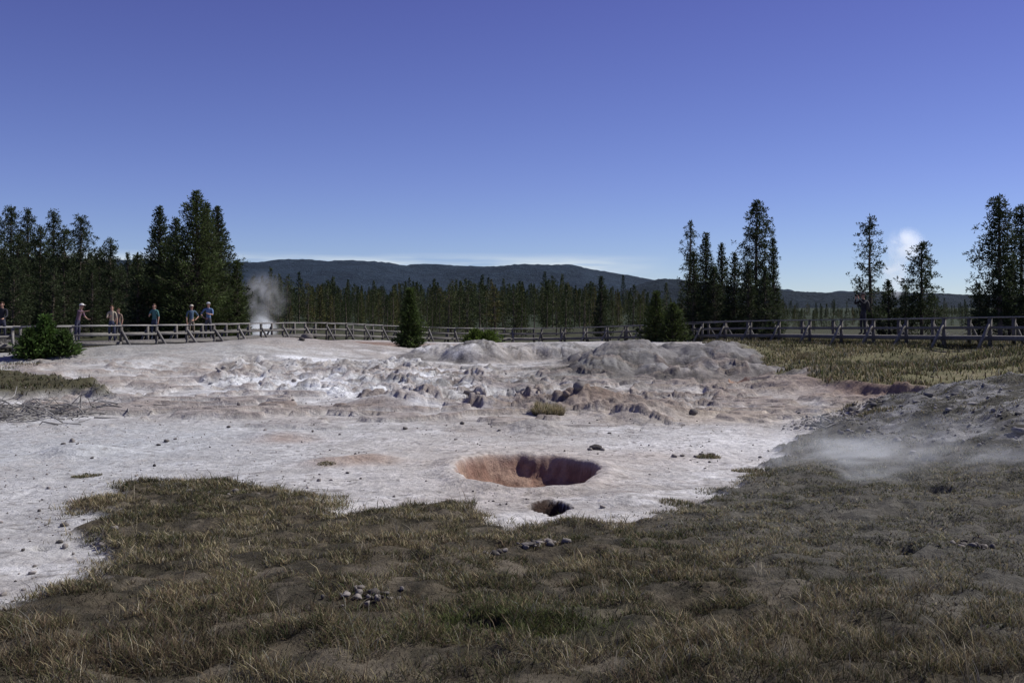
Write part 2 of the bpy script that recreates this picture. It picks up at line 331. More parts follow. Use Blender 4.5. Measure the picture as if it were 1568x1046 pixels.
xx,yy,clk=xx[keep],yy[keep],cl[keep]; n=len(xx); print("blades",n)
gg=gi(gr,xx,yy); gn=gi(green,xx,yy); dvv=-gi(M['dv'],xx,yy); c2=fbm(xx*1.0,yy*1.3,3,303); c3=fbm(xx*.9,yy*1.2,3,304); c4=fbm(xx*1.8,yy*2.4,3,305); edge=np.exp(-(dvv/.35)**2)
yel=gb(430,830,1.6,1.6,xx,yy)+.6*gb(700,800,2.5,.8,xx,yy); brn=gb(120,990,2.0,1.3,xx,yy)+.5*gb(520,960,1.5,.8,xx,yy); tan=gb(1380,1000,2.2,1.4,xx,yy); mos=gb(760,960,1.6,.7,xx,yy)+.8*gb(980,840,.8,.5,xx,yy)
ws=np.stack([.14+.15*edge+.38*ss(.52,.62,c2)+.55*yel+.5*tan+.1*brn,.42+.3*(c2<.5)+.2*yel,.26*(1-gg)+.1+.4*ss(.52,.62,c3)*(1-gg)+.8*brn+.4*tan,.14+.65*gg*(1-.6*tan),.08+.5*gn+.45*ss(.48,.40,c4)+.7*mos,.03+.06*edge+.12*tan+.05*yel],1)
dark=(1-.35*ss(.52,.40,c4))*(1-.18*ss(8.2,5.8,yy))
col=pick(n,ws)*((.52+.70*ss(.35,.6,clk))*dark)[:,None]
h=rng.uniform(.02,.075,n)*(1-.4*gg*(1-tan))*(.45+.95*ss(.38,.62,clk))*(1+.2*edge)*(1+.6*tan+.35*brn)
tall=rng.random(n)<.025*(1-.5*gg); h[tall]*=2.2
h=h*(1+.35*ss(8,6,yy))
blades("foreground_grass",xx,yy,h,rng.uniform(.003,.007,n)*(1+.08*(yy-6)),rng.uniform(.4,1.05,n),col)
NB=420; by=5+rng.random(NB)*7; bx=(rng.random(NB)*2-1)*(2+by*.56)
kp=(gi(M['veg'],bx,by)>.8)&(gi(M['pit'],bx,by)<.1)&(rng.random(NB)<.3+.7*ss(1,5,bx)*ss(9.5,6,by)+.3*ss(8,6,by)); bx,by=bx[kp],by[kp]
xx=np.concatenate([b+rng.normal(0,.05,22) for b in bx]); yy=np.concatenate([b+rng.normal(0,.05,22) for b in by]); n=len(xx)
blades("dry_grass_stalks",xx,yy,rng.uniform(.08,.22,n),rng.uniform(.0028,.0050,n),rng.uniform(.15,.9,n),pick(n,[.6,.15,.2,.2,0,.4]))
N=190000; yy=rng.uniform(7,24,N); xx=rng.uniform(1,16,N); cl=fbm(xx*2.0,yy*4.2,4,311)
kp=(gi(M['veg'],xx,yy)>.5)&(rng.random(N)<ss(.48,.56,cl))&(gi(gr,xx,yy)>.35)&(np.abs(xx)<2.5+yy*.56); xx,yy=xx[kp],yy[kp]; n=len(xx)
blades("bank_grass",xx,yy,rng.uniform(.02,.07,n),rng.uniform(.008,.018,n),rng.uniform(.4,1,n),pick(n,[.2,.35,.1,.6,.2,.08])*.95)
N=170000; yy=rng.uniform(24,60,N); xx=rng.uniform(7,34,N); cl=fbm(xx*.6,yy*.6,3,312)
kp=(gi(M['field'],xx,yy)>.5)&(rng.random(N)<.15+ss(.4,.6,cl)); xx,yy=xx[kp],yy[kp]; n=len(xx); yel=fbm(xx*.3,yy*.3,2,313)[:,None]
blades("meadow_grass",xx,yy,rng.uniform(.06,.22,n),rng.uniform(.02,.045,n),rng.uniform(.1,.8,n),pick(n,np.concatenate([.5*yel+.1,1.0-yel,.12+0*yel,.12+0*yel,.3+0*yel,.1*yel],1))*.9)
N=9000; yy=rng.uniform(24,34,N); xx=rng.uniform(-24,-9,N); kp=gi(M['patch'],xx,yy)>.4; xx,yy=xx[kp],yy[kp]; n=len(xx)
blades("low_sage_mat",xx,yy,rng.uniform(.05,.16,n),rng.uniform(.02,.04,n),rng.uniform(.2,.9,n),pick(n,[.1,.6,.4,.1,.5,0])*.7)
def clump(name,px,py,r,hh,ws,n=500,z=0):
    cx,cy=G(px,py,z); a=rng.uniform(0,6.28,n); rr=r*np.sqrt(rng.random(n)); x=cx+rr*np.cos(a); y=cy+rr*np.sin(a)*.8
    blades(name,x,y,rng.uniform(.5,1,n)*hh*(1-.4*(rr/r)),np.full(n,.004+cy*.0004),rng.uniform(.1,.9,n),pick(n,ws))
clump("bunch_grass",840,636,.36,.42,[1.6,.2,0,0,.5,.9],2200)
for p,q,r,h in [(132,733,.22,.09),(1150,722,.3,.12),(1085,700,.2,.12),(500,716,.15,.05),(1160,735,.3,.1),(1040,772,.25,.1),(1225,560,.5,.35),(690,784,.2,.10),(350,750,.25,.09),(240,750,.25,.09),(470,768,.3,.10),(1437,720,.3,.2),(1440,640,.5,.25),(1380,640,.3,.2),(1500,620,.5,.2),(240,545,.5,.2),(150,548,.8,.3),(20,575,1,.2),(1290,645,.4,.15),(1340,665,.4,.15),(1250,690,.4,.12)]:
    clump("grass_tuft",p,q,r,h,[.4,.7,.3,.2,.25,.1],450)
N=3000; a=rng.uniform(0,6.28,N); r=.17+np.abs(rng.normal(0,.20,N)); x=DEN[0]+.10+r*np.cos(a)*1.5; y=DEN[1]+r*np.sin(a)*.8+.05
kp=(gi(M['pit'],x,y)<.4); x,y=x[kp],y[kp]; n=len(x)
blades("green_weeds",x,y,rng.uniform(.03,.08,n),rng.uniform(.006,.013,n),rng.uniform(.3,1,n),np.array([.115,.135,.045])*rng.uniform(.4,1.5,n)[:,None])
# ---------------------------------------------------------------- stones
import bmesh
bm=bmesh.new(); bmesh.ops.create_icosphere(bm,subdivisions=2,radius=1); IV=np.array([v.co[:] for v in bm.verts]); IF=np.array([[v.index for v in f.verts] for f in bm.faces]); bm.free()
def stones(name,x,y,s,col,sink=.25,flat=.65,ang=.13):
    mb=MB(); z=gi(Z,x,y)
    for i in range(len(x)):
        v=IV.copy()
        for _ in range(6):
            d=rng.normal(size=3); d/=np.linalg.norm(d); h=rng.uniform(.45,.8); q=v@d; over=np.maximum(q-h,0); v=v-over[:,None]*d
        v=v*(1+ang*.5*rng.normal(size=(len(IV),1)))
        v=v*np.array([rng.uniform(.7,1.4),rng.uniform(.7,1.2),flat*rng.uniform(.7,1.4)])
        a=rng.uniform(0,6.28); c_,s_=math.cos(a),math.sin(a); v=v@np.array([[c_,s_,0],[-s_,c_,0],[0,0,1]])
        mb.add(v*s[i]+np.array([x[i],y[i],z[i]+s[i]*flat*(1-2*sink)]),IF,0,col[i])
    return link(bpy.data.objects.new(name,mb.mesh(name,[M_stone])))
def greys(n,a=.08,b=.35): 
    g=rng.uniform(a,b,n)[:,None]; return g*np.array([1.05,.95,.85])
N=7000; yy=8+rng.random(N)**1.3*24; xx=(rng.random(N)*2-1)*(yy*.6); c=fbm(xx*.8,yy*.8,3,401)
kp=(gi(M['veg'],xx,yy)<.5)&(gi(M['pit'],xx,yy)<.05)&(rng.random(N)<.7*ss(.48,.68,c)+.6*ss(-1,-5,xx)*ss(.33,.58,c)+.06); xx,yy=xx[kp],yy[kp]; n=len(xx)
stones("pebbles",xx,yy,np.minimum(rng.lognormal(-4.6,.55,n),.05),greys(n,.06,.32))
bs=[(110,678,.09),(98,682,.05),(120,684,.06),(255,676,.06),(268,673,.05),(243,679,.05),(208,735,.05),(215,741,.05),(620,657,.06),(708,649,.08),(912,689,.10),(903,690,.05),(922,690,.05),(1033,699,.06),(1045,698,.05),(1075,697,.06),(1090,697,.06),(1065,699,.05),(965,633,.12),(350,655,.06),(405,660,.05),(60,570,.15),(80,565,.14),(45,568,.12),
(1250,592,.14),(470,547,.30),(462,549,.2),(222,612,.09),(365,633,.08),(930,600,.12),(1005,612,.14),(640,608,.14),(450,590,.12),(520,665,.04),(155,838,.05),(100,838,.05),(90,832,.04),(130,776,.05),(145,772,.05),(175,828,.06),(35,845,.03),(1060,640,.15),(1075,636,.12),(900,615,.25),(885,622,.2),(915,628,.18),(720,610,.2),(300,765,.04),(350,770,.04),(320,768,.05),(290,762,.05),(395,765,.04),(360,762,.045)]
P_=np.array([G(p,q) for p,q,s in bs]); stones("scattered_rocks",P_[:,0],P_[:,1],np.array([s for *_,s in bs])*.9,greys(len(bs),.08,.22))
for (p,q,w) in [(560,917,.26),(830,834,.22),(760,845,.1),(1490,835,.2)]:
    cx,cy=G(p,q,.1); n=34 if w>.15 else 10
    x=cx+rng.normal(0,w*.5,n); y=cy+rng.normal(0,w*.4,n); stones("stone_pile",x,y,rng.uniform(.014,.045,n),greys(n,.05,.26),.05,.75)
N=3200; yy=rng.uniform(11,24,N); xx=rng.uniform(4.5,15,N); kp=(gi(M['bank'],xx,yy)>.08)&(rng.random(N)<ss(.4,.6,fbm(xx,yy,3,402))); xx,yy=xx[kp],yy[kp]; n=len(xx)
stones("bank_rubble",xx,yy,rng.lognormal(-3.9,.6,n).clip(0,.12),greys(n,.07,.30)*np.array([.95,1,1.08]))
N=380; t=rng.random(N); xx=np.interp(t,[0,1],[5.6,8.5])+rng.normal(0,.3,N); yy=np.interp(t,[0,1],[19.6,22])+rng.normal(0,.35,N)
stones("bank_edge_rubble",xx,yy,rng.lognormal(-3.7,.5,N).clip(0,.09),greys(N,.07,.2),.35)
N=700; xx=rng.uniform(-15,9,N); yy=rng.uniform(24,44,N); m=np.clip(gi(M['mud'],xx,yy)+.7*gi(M['mud2'],xx,yy),0,1)*(1-gi(M['calm'],xx,yy)); kp=rng.random(N)<m*ss(.42,.6,fbm(xx*.9,yy*.7,3,403)); xx,yy=xx[kp],yy[kp]; n=len(xx)
cb=np.stack([gi(C[...,j],xx,yy) for j in range(3)],1)*rng.uniform(.6,1.1,n)[:,None]
stones("mud_clods",xx,yy,rng.lognormal(-2.9,.4,n).clip(0,.13),cb,.45,.6)
print("stones",time.time()-T0)
# ---------------------------------------------------------------- conifers
def conifer(name,H,R,style='spruce',seed=0,dens=1.0,cb=.03,detail=1.0,tint=(1,1,1),mat=None,lean=0,dead=0):
    r=np.random.default_rng(seed); mb=MB()
    nseg=9; hs=np.linspace(-.02,1,nseg); wob=np.cumsum(r.normal(0,.008*H,(nseg,2)),0)*.5
    wob[:,0]+=lean*H*np.linspace(0,1,nseg)**1.5
    TP=np.stack([wob[:,0],wob[:,1],hs*H],1); tr=(.013*H+.03)*(1-hs.clip(0,1))**.8+.012
    mb.tube(TP,tr,7 if detail>.5 else 4,0,(.12,.095,.075))
    ctr=lambda t: np.array([np.interp(t,hs,TP[:,0]),np.interp(t,hs,TP[:,1]),t*H])
    nb=int(H*(28 if style=='spruce' else 12)*dens*(detail**.5)); S=[];D=[];LL=[];WW=[];CC=[]
    az0=r.uniform(0,6.28); irr=r.uniform(.7,1.15,9); nz=[(r.uniform(8,20),r.uniform(0,6.28)) for _ in range(3)]
    tc_=np.array(tint)
    for b in range(nb):
        u=(b+r.random())/nb
        if style=='spruce':
            t=cb+(1-cb)*u
            prof=min(1,(t-cb)/.10+.6)*(1-t)**.78*1.05+.02
            el=.15+.5*t+r.uniform(-.25,.2)
        else:
            t=cb+(1-cb)*u; uu=u
            prof=max(.16,math.sin(math.pi*min(1,(uu*.84+.13))**.85)**.75); el=r.uniform(-.25,.4)+.4*uu
            if r.random()<.12: continue
        az=b*2.4+az0+r.normal(0,.3)
        lump=1+.14*math.sin(t*nz[0][0]+nz[0][1]+az)+.12*math.sin(t*nz[1][0]*2+nz[1][1]-az)
        ln=max(.14,R*prof*irr[int((az%6.283)/6.283*9)%9]*r.uniform(.6,1.12)*lump)
        dr=np.array([math.cos(az)*math.cos(el),math.sin(az)*math.cos(el),math.sin(el)])
        c=ctr(t); tip=c+dr*ln; mid=c+dr*ln*.55-np.array([0,0,.07*ln])
        if detail>.5 or style!='spruce': mb.tube([c,mid,tip],[.003*H+.006,.010,.004],3,0,(.10,.08,.065))
        if dead and r.random()<dead: continue
        base=np.array([.046,.062,.026])*tc_*r.uniform(.6,1.4)
        if style=='spruce':
            m=max(5,int((3+ln*22)*detail)); q=r.uniform(.15,1.02,m)**.75
            p=c[None]+(tip-c)[None]*q[:,None]; p[:,2]-=.14*ln*np.sin(q*3)
            p+=r.normal(0,1,(m,3))*(.05+.15*ln*(1.1-q))[:,None]*np.array([1,1,.5])
            d=dr[None]*1.0+r.normal(0,.55,(m,3))+np.array([0,0,.15])
            sz=1.0
        else:
            nt_=max(2,int(2+ln*2.6)); P2=[];D2=[]
            for _ in range(nt_):
                q0=r.uniform(.35,1.0); cc_=c+(tip-c)*q0+r.normal(0,.12+.10*ln,3)*np.array([1,1,.5]); k2=max(4,int(15*detail))
                dd=r.normal(0,1,(k2,3))+np.array([0,0,.45])+dr*.5; dd/=np.linalg.norm(dd,axis=1)[:,None]
                P2.append(cc_+dd*r.uniform(0,.16,(k2,1))); D2.append(dd)
            p=np.concatenate(P2); d=np.concatenate(D2); m=len(p); q=np.full(m,.7); sz=.85
        d/=np.linalg.norm(d,axis=1)[:,None]
        S.append(p);D.append(d); k=1/math.sqrt(detail)
        LL.append(r.uniform(.14,.34,m)*k*sz*(1-.3*t)); WW.append(r.uniform(.018,.042,m)*k)
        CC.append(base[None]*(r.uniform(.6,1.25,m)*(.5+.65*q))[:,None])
    m=int(40*detail)+6; tq=r.uniform(.90,1.0,m); p=np.array([ctr(t) for t in tq]); d=r.normal(0,.45,(m,3))+np.array([0,0,.9]); d/=np.linalg.norm(d,axis=1)[:,None]
    S.append(p);D.append(d);LL.append(r.uniform(.12,.3,m));WW.append(r.uniform(.02,.04,m));CC.append(np.ones((m,3))*np.array([.05,.07,.027])*tc_)
    S=np.concatenate(S);D=np.concatenate(D);LL=np.concatenate(LL);WW=np.concatenate(WW);CC=np.concatenate(CC); n=len(S)
    sd=np.cross(D,r.normal(size=(n,3))); sd/=np.linalg.norm(sd,axis=1)[:,None]
    V=np.stack([S,S+D*(LL*.45)[:,None]+sd*WW[:,None],S+D*LL[:,None],S+D*(LL*.45)[:,None]-sd*WW[:,None]],1).reshape(-1,3)
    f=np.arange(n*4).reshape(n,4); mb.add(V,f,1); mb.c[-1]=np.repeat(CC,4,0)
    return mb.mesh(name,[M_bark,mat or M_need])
def tree(name,px,pytop,Y,hwpx,style,seed,z0=None,**k):
    x=B(px,Y); zb=gz(x,Y) if z0 is None else z0; top=EYE+(470-pytop)*Y/F; H=top-zb; R=hwpx*Y/F
    o=link(bpy.data.objects.new(name,conifer(name,H,R,style,seed,**k))); o.location=(x,Y,zb-.05); return o
T=[('spruce_tree',300,293,60,78,'spruce',1,dict(dens=2.3,tint=(1.3,1.3,1))),('spruce_tree',243,317,62,52,'spruce',2,dict(dens=2.0,tint=(1.1,1.1,1))),('spruce_tree',335,318,66,58,'spruce',3,dict(dens=2.0)),('spruce_tree',212,390,60,30,'spruce',4,dict(dens=1.6)),
('spruce_tree',270,335,66,50,'spruce',5,dict(dens=1.8)),('spruce_tree',362,400,62,30,'spruce',6,dict(dens=1.8,tint=(1.3,1.3,1))),('spruce_tree',318,312,63,50,'spruce',7,dict(dens=1.8,tint=(1.2,1.2,1))),
('pine_tree',14,318,80,26,'pine',11,dict(cb=.12,dens=1.7)),('pine_tree',42,322,84,24,'pine',12,dict(cb=.12,dens=1.7)),('pine_tree',78,326,82,22,'pine',13,dict(cb=.15,dens=1.6)),('pine_tree',122,333,80,30,'pine',14,dict(cb=.06,dens=1.8)),
('pine_tree',98,352,74,28,'pine',15,dict(cb=.05,dens=1.7)),('pine_tree',60,350,76,28,'pine',16,dict(cb=.05,dens=1.7)),('pine_tree',172,368,78,28,'pine',17,dict(cb=.04,dens=1.8)),('pine_tree',150,380,82,26,'pine',18,dict(cb=.05,dens=1.6)),
('pine_tree',-10,330,78,30,'pine',19,dict(cb=.05,dens=1.6)),('pine_tree',-50,320,80,30,'pine',20,dict(cb=.05,dens=1.5)),('pine_tree',28,360,70,30,'pine',21,dict(cb=.05,dens=1.7)),('pine_tree',194,388,88,24,'spruce',22,dict(dens=1.3)),('pine_tree',140,405,72,28,'spruce',23,dict(dens=1.3)),('pine_tree',-100,340,75,35,'pine',24,dict(cb=.05)),
('spruce_tree',80,400,68,30,'spruce',25,dict(dens=1.2)),('spruce_tree',20,410,66,30,'spruce',26,dict(dens=1.2)),
('pine_tree',1053,337,72,17,'pine',31,dict(cb=.30,dens=1.0,dead=.35,lean=.01)),('spruce_tree',1081,357,70,32,'spruce',32,dict(dens=1.9)),('spruce_tree',1062,385,66,30,'spruce',33,dict(dens=1.7)),('spruce_tree',1103,374,74,30,'spruce',34,dict(dens=1.7)),('spruce_tree',1124,388,70,28,'spruce',35,dict(dens=1.7)),
('pine_tree',1158,310,72,34,'pine',36,dict(cb=.25,dens=1.7)),('spruce_tree',1186,366,72,19,'spruce',37,dict(dens=1.7)),('spruce_tree',1146,402,66,30,'spruce',38,dict(dens=1.6)),('spruce_tree',1172,412,64,28,'spruce',39,dict(dens=1.6)),('spruce_tree',1095,410,66,34,'spruce',40,dict(dens=1.6)),
('pine_tree',1335,330,64,27,'pine',41,dict(cb=.15,dens=1.2,dead=.2)),('pine_tree',1411,374,66,28,'pine',42,dict(cb=.12,dens=1.8)),('spruce_tree',1362,430,66,28,'spruce',43,dict(dens=1.6)),('spruce_tree',1386,438,70,24,'spruce',44,dict(dens=1.5)),
('pine_tree',1532,303,58,42,'pine',45,dict(cb=.12,dens=2.2)),('pine_tree',1566,318,62,40,'pine',46,dict(cb=.1,dens=2.0)),('pine_tree',1620,310,60,45,'pine',47,dict(cb=.1,dens=1.5)),('spruce_tree',1545,410,60,32,'spruce',50,dict(dens=1.5)),('spruce_tree',1500,435,60,22,'spruce',48,dict(dens=1.3)),('spruce_tree',1430,455,72,20,'spruce',49,dict()),
('young_spruce_tree',628,443,53,29,'spruce',51,dict(dens=4.5,tint=(1.4,1.5,1.0))),('young_pine_tree',1005,448,58,28,'spruce',52,dict(dens=3.2,tint=(1.5,1.5,1))),('young_pine_tree',1030,466,57,28,'spruce',53,dict(dens=3.6,tint=(1.4,1.4,1))),('young_pine_tree',920,424,86,20,'spruce',54,dict(dens=1.6)),
('juniper_bush',68,486,40,34,'spruce',55,dict(dens=6,tint=(1.6,2.1,1.1))),('juniper_bush',45,506,39.5,26,'spruce',56,dict(dens=6,tint=(1.4,1.7,1))),('juniper_bush',98,510,40,26,'spruce',57,dict(dens=6,tint=(1.4,1.7,1))),
('juniper_bush',728,505,69,26,'spruce',58,dict(dens=6,tint=(2,2.2,1))),('juniper_bush',748,508,69,24,'spruce',60,dict(dens=6,tint=(2,2.2,1))),('juniper_bush',1180,495,53,20,'spruce',59,dict(dens=3))]
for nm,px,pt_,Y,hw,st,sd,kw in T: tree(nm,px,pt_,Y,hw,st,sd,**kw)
print("trees",time.time()-T0)
src=bpy.data.collections.new("forest_tree_variants")
for k_ in range(6):
    o=bpy.data.objects.new("forest_conifer",conifer("forest_conifer",10,1.3+.18*k_,'spruce' if k_<5 else 'pine',100+k_,dens=1.2,detail=.25,cb=.05 if k_<5 else .2,mat=M_needf)); src.objects.link(o)
N=3000; pxs=rng.uniform(-500,2100,N); Ys=95+rng.random(N)**1.1*380
tgt=np.interp(pxs,[-500,200,380,450,600,700,850,950,1000,1060,1200,1300,1420,1600,2100],[390,400,432,436,438,436,434,444,454,458,466,470,468,458,440])
top=tgt+rng.normal(0,6,N)+np.abs(rng.normal(0,14,N))-14*(rng.random(N)<.06); Xs=(pxs-784)/F*Ys; zs=gi(Z,Xs,Ys)
Hh=(EYE+(470-top)*Ys/F-zs).clip(2.0,19)
me=bpy.data.meshes.new("distant_forest"); me.from_pydata([tuple(v) for v in np.stack([Xs,Ys,zs-.1],1)],[],[])
a=me.attributes.new("tscale",'FLOAT','POINT'); a.data.foreach_set("value",(Hh/10).astype(np.float32))
a=me.attributes.new("trot",'FLOAT','POINT'); a.data.foreach_set("value",rng.uniform(0,6.28,N).astype(np.float32))
def instancer(o,coll):
    ng=bpy.data.node_groups.new("scatter",'GeometryNodeTree'); ng.interface.new_socket("Geometry",in_out='INPUT',socket_type='NodeSocketGeometry'); ng.interface.new_socket("Geometry",in_out='OUTPUT',socket_type='NodeSocketGeometry')
    gi_=ng.nodes.new('NodeGroupInput'); go=ng.nodes.new('NodeGroupOutput'); ip=ng.nodes.new('GeometryNodeInstanceOnPoints'); ci=ng.nodes.new('GeometryNodeCollectionInfo')
    ci.inputs['Collection'].default_value=coll; ci.inputs['Separate Children'].default_value=True; ci.inputs['Reset Children'].default_value=True
    ip.inputs['Pick Instance'].default_value=True
    s1=ng.nodes.new('GeometryNodeInputNamedAttribute'); s1.data_type='FLOAT'; s1.inputs['Name'].default_value='tscale'
    s2=ng.nodes.new('GeometryNodeInputNamedAttribute'); s2.data_type='FLOAT'; s2.inputs['Name'].default_value='trot'
    cx_=ng.nodes.new('ShaderNodeCombineXYZ'); ng.links.new(s2.outputs['Attribute'],cx_.inputs['Z'])
    ng.links.new(gi_.outputs[0],ip.inputs['Points']); ng.links.new(ci.outputs[0],ip.inputs['Instance']); ng.links.new(cx_.outputs[0],ip.inputs['Rotation']); ng.links.new(s1.outputs['Attribute'],ip.inputs['Scale']); ng.links.new(ip.outputs[0],go.inputs[0])
    md=o.modifiers.new("scatter",'NODES'); md.node_group=ng
fo=link(bpy.data.objects.new("distant_forest",me)); instancer(fo,src)
# ---------------------------------------------------------------- hills
prof=[(-1500,400),(-300,404),(100,400),(360,404),(450,403),(560,407),(640,410),(700,412),(780,410),(870,411),(905,420),(960,430),(990,437),(1060,442),(1200,448),(1330,452),(1568,456),(2000,448),(3000,440)]
def hill(name,prof,Y0,Y1,col,seed):
    px=np.linspace(prof[0][0],prof[-1][0],900); rows=26; V=[]
    crest=EYE+(470-np.interp(px,[p for p,_ in prof],[q for _,q in prof]))*Y1/F
    for j in range(rows+4):
        t=j/rows; Y=Y0+(Y1-Y0)*t; X=(px-784)/F*Y1
        zz=-30+(crest+30)*(math.sin(min(t,1)*math.pi/2)**.9 if t<=1 else 1-(t-1)*3)
        zz=zz+(fbm(X*.004,np.full_like(X,Y*.004),4,seed)-.5)*Y1*.012*min(1,t*2)*(1 if t<.95 else .4)+rng.uniform(0,Y1*.0010,len(px))
        V.append(np.stack([X,np.full_like(X,Y),zz],1))
    V=np.concatenate(V); n=len(px); i=(np.arange(rows+3)[:,None]*n+np.arange(n-1)[None]).ravel()
    L=np.stack([i,i+1,i+1+n,i+n],1).ravel()
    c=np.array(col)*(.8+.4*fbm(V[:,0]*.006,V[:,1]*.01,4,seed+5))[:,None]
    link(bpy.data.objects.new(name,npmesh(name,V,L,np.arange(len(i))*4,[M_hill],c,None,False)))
hill("distant_hills",prof,2200,3600,(.024,.040,.060),500)  # bluish forest colour has the aerial haze mixed into it
hill("distant_hills",[(900,470),(960,446),(1000,432),(1030,430),(1070,433),(1130,441),(1200,447),(1300,451),(1450,456),(1700,459),(3000,455)],1700,2400,(.019,.031,.042),520)  # nearer ridge, also with haze put into its bluish colour
# ---------------------------------------------------------------- boardwalk + rails
def frames(off,stepm):
    d=np.gradient(path,axis=0); t=d/np.hypot(d[:,0],d[:,1])[:,None]; nrm=np.stack([-t[:,1],t[:,0]],1)
    q=path.copy(); q[:,:2]+=nrm[:,:2]*off
    s=np.r_[0,np.cumsum(np.hypot(np.diff(q[:,0]),np.diff(q[:,1])))]; u=np.arange(0,s[-1],stepm)
    P=np.stack([np.interp(u,s,q[:,i]) for i in range(3)],1); Nn=np.stack([np.interp(u,s,nrm[:,i]) for i in range(2)],1); Nn/=np.linalg.norm(Nn,axis=1)[:,None]
    return P,Nn
deck=MB(); RH=.72
P,Nn=frames(1.0,.155)
for i in range(len(P)):
    n3=np.array([Nn[i,0],Nn[i,1],0]); t3=np.array([Nn[i,1],-Nn[i,0],0]); g=rng.uniform(.14,.24)
    deck.box(P[i]-np.array([0,0,RH+.02]),n3*1.85,t3*.14,(0,0,.04),0,(g*1.02,g*.95,g*.86))
def railside(off,outw,name,skirt):
    mb=MB(); P,Nn=frames(off,2.3)
    for i in range(len(P)):
        n3=np.array([Nn[i,0],Nn[i,1],0]); t3=np.array([Nn[i,1],-Nn[i,0],0]); p=P[i]; zg=gz(p[0],p[1])-.1; g=rng.uniform(.10,.16); c=(g,g*.93,g*.84)
        mb.box([p[0],p[1],(p[2]-.022+zg)/2],n3*.10,t3*.12,(0,0,p[2]-.022-zg),0,c)
        g2=g*1.3; c2=(g2,g2*.95,g2*.88)
        foot=p+n3*outw*.62; zf=gz(foot[0],foot[1])-.05; a=np.array([p[0],p[1],p[2]-.25])+n3*outw*.055; b=np.array([foot[0],foot[1],zf]); d=b-a; Ld=np.linalg.norm(d); d/=Ld; w=np.cross(d,t3)
        mb.box((a+b)/2,d*Ld,t3*.09,w*.09,0,c2)
        if i<len(P)-1:
            q=P[i+1]; d=q-p; Ld=np.linalg.norm(d); d/=Ld; m_=(p+q)/2; sd=np.cross(d,[0,0,1]); 
            g=rng.uniform(.22,.31); c=(g,g*.96,g*.9)
            mb.box(m_,d*(Ld-.004),sd*.15,(0,0,.04),0,c)
            inn=n3*(-outw)*-.075
            mb.box(m_+inn-np.array([0,0,.40]),d*(Ld-.004),sd*.04,(0,0,.10),0,(g*.6,g*.57,g*.52))
            if skirt: mb.box(m_+inn-np.array([0,0,RH+.08]),d*(Ld-.004),sd*.045,(0,0,.15),0,(g*.55,g*.52,g*.47))
    return bpy.data.objects.new(name,mb.mesh(name,[M_wood]))
bw=link(bpy.data.objects.new("wooden_boardwalk",None)); bw.empty_display_size=1
d=link(bpy.data.objects.new("deck",deck.mesh("deck",[M_wood]))); d.parent=bw
fr=link(bpy.data.objects.new("wooden_railing",None))
for off,ow,nm in [(0,-1,"near_rail"),(2.0,1,"far_rail")]:
    o=link(railside(off,ow,nm,ow<0)); o.parent=fr
# ---------------------------------------------------------------- dead brush
def brush(name,px,py,w,dp,hh,n,z=0,gmin=.12,gmax=.3):
    cx,cy=G(px,py,z); mb=MB()
    for _ in range(n):
        x=cx+rng.normal(0,w/2.2); y=cy+rng.normal(0,dp/2.2); z0=gz(x,y)+rng.uniform(0,hh*.5)
        a=rng.uniform(0,6.28); l=rng.uniform(.25,.9); e=rng.normal(0.05,.22); d=np.array([math.cos(a)*math.cos(e),math.sin(a)*math.cos(e),math.sin(e)]); k_=rng.normal(0,.1,3)
        p0=np.array([x,y,z0]); g=rng.uniform(gmin,gmax); r0=rng.uniform(.008,.022)
        mb.tube([p0,p0+d*l*.5+k_*l,p0+d*l],[r0,r0*.7,r0*.25],4,0,(g,g*.96,g*.9))
    link(bpy.data.objects.new(name,mb.mesh(name,[M_bark])))
brush("dead_brush",30,636,2.4,2.0,.15,420); brush("dead_brush",0,547,2.2,1.2,1.0,400,.3,.08,.22); brush("dead_brush",-80,640,2.5,1.8,.2,160)
brush("driftwood",1262,668,.6,.3,.04,14); brush("driftwood",1480,500,5,2,.3,60,1.0)
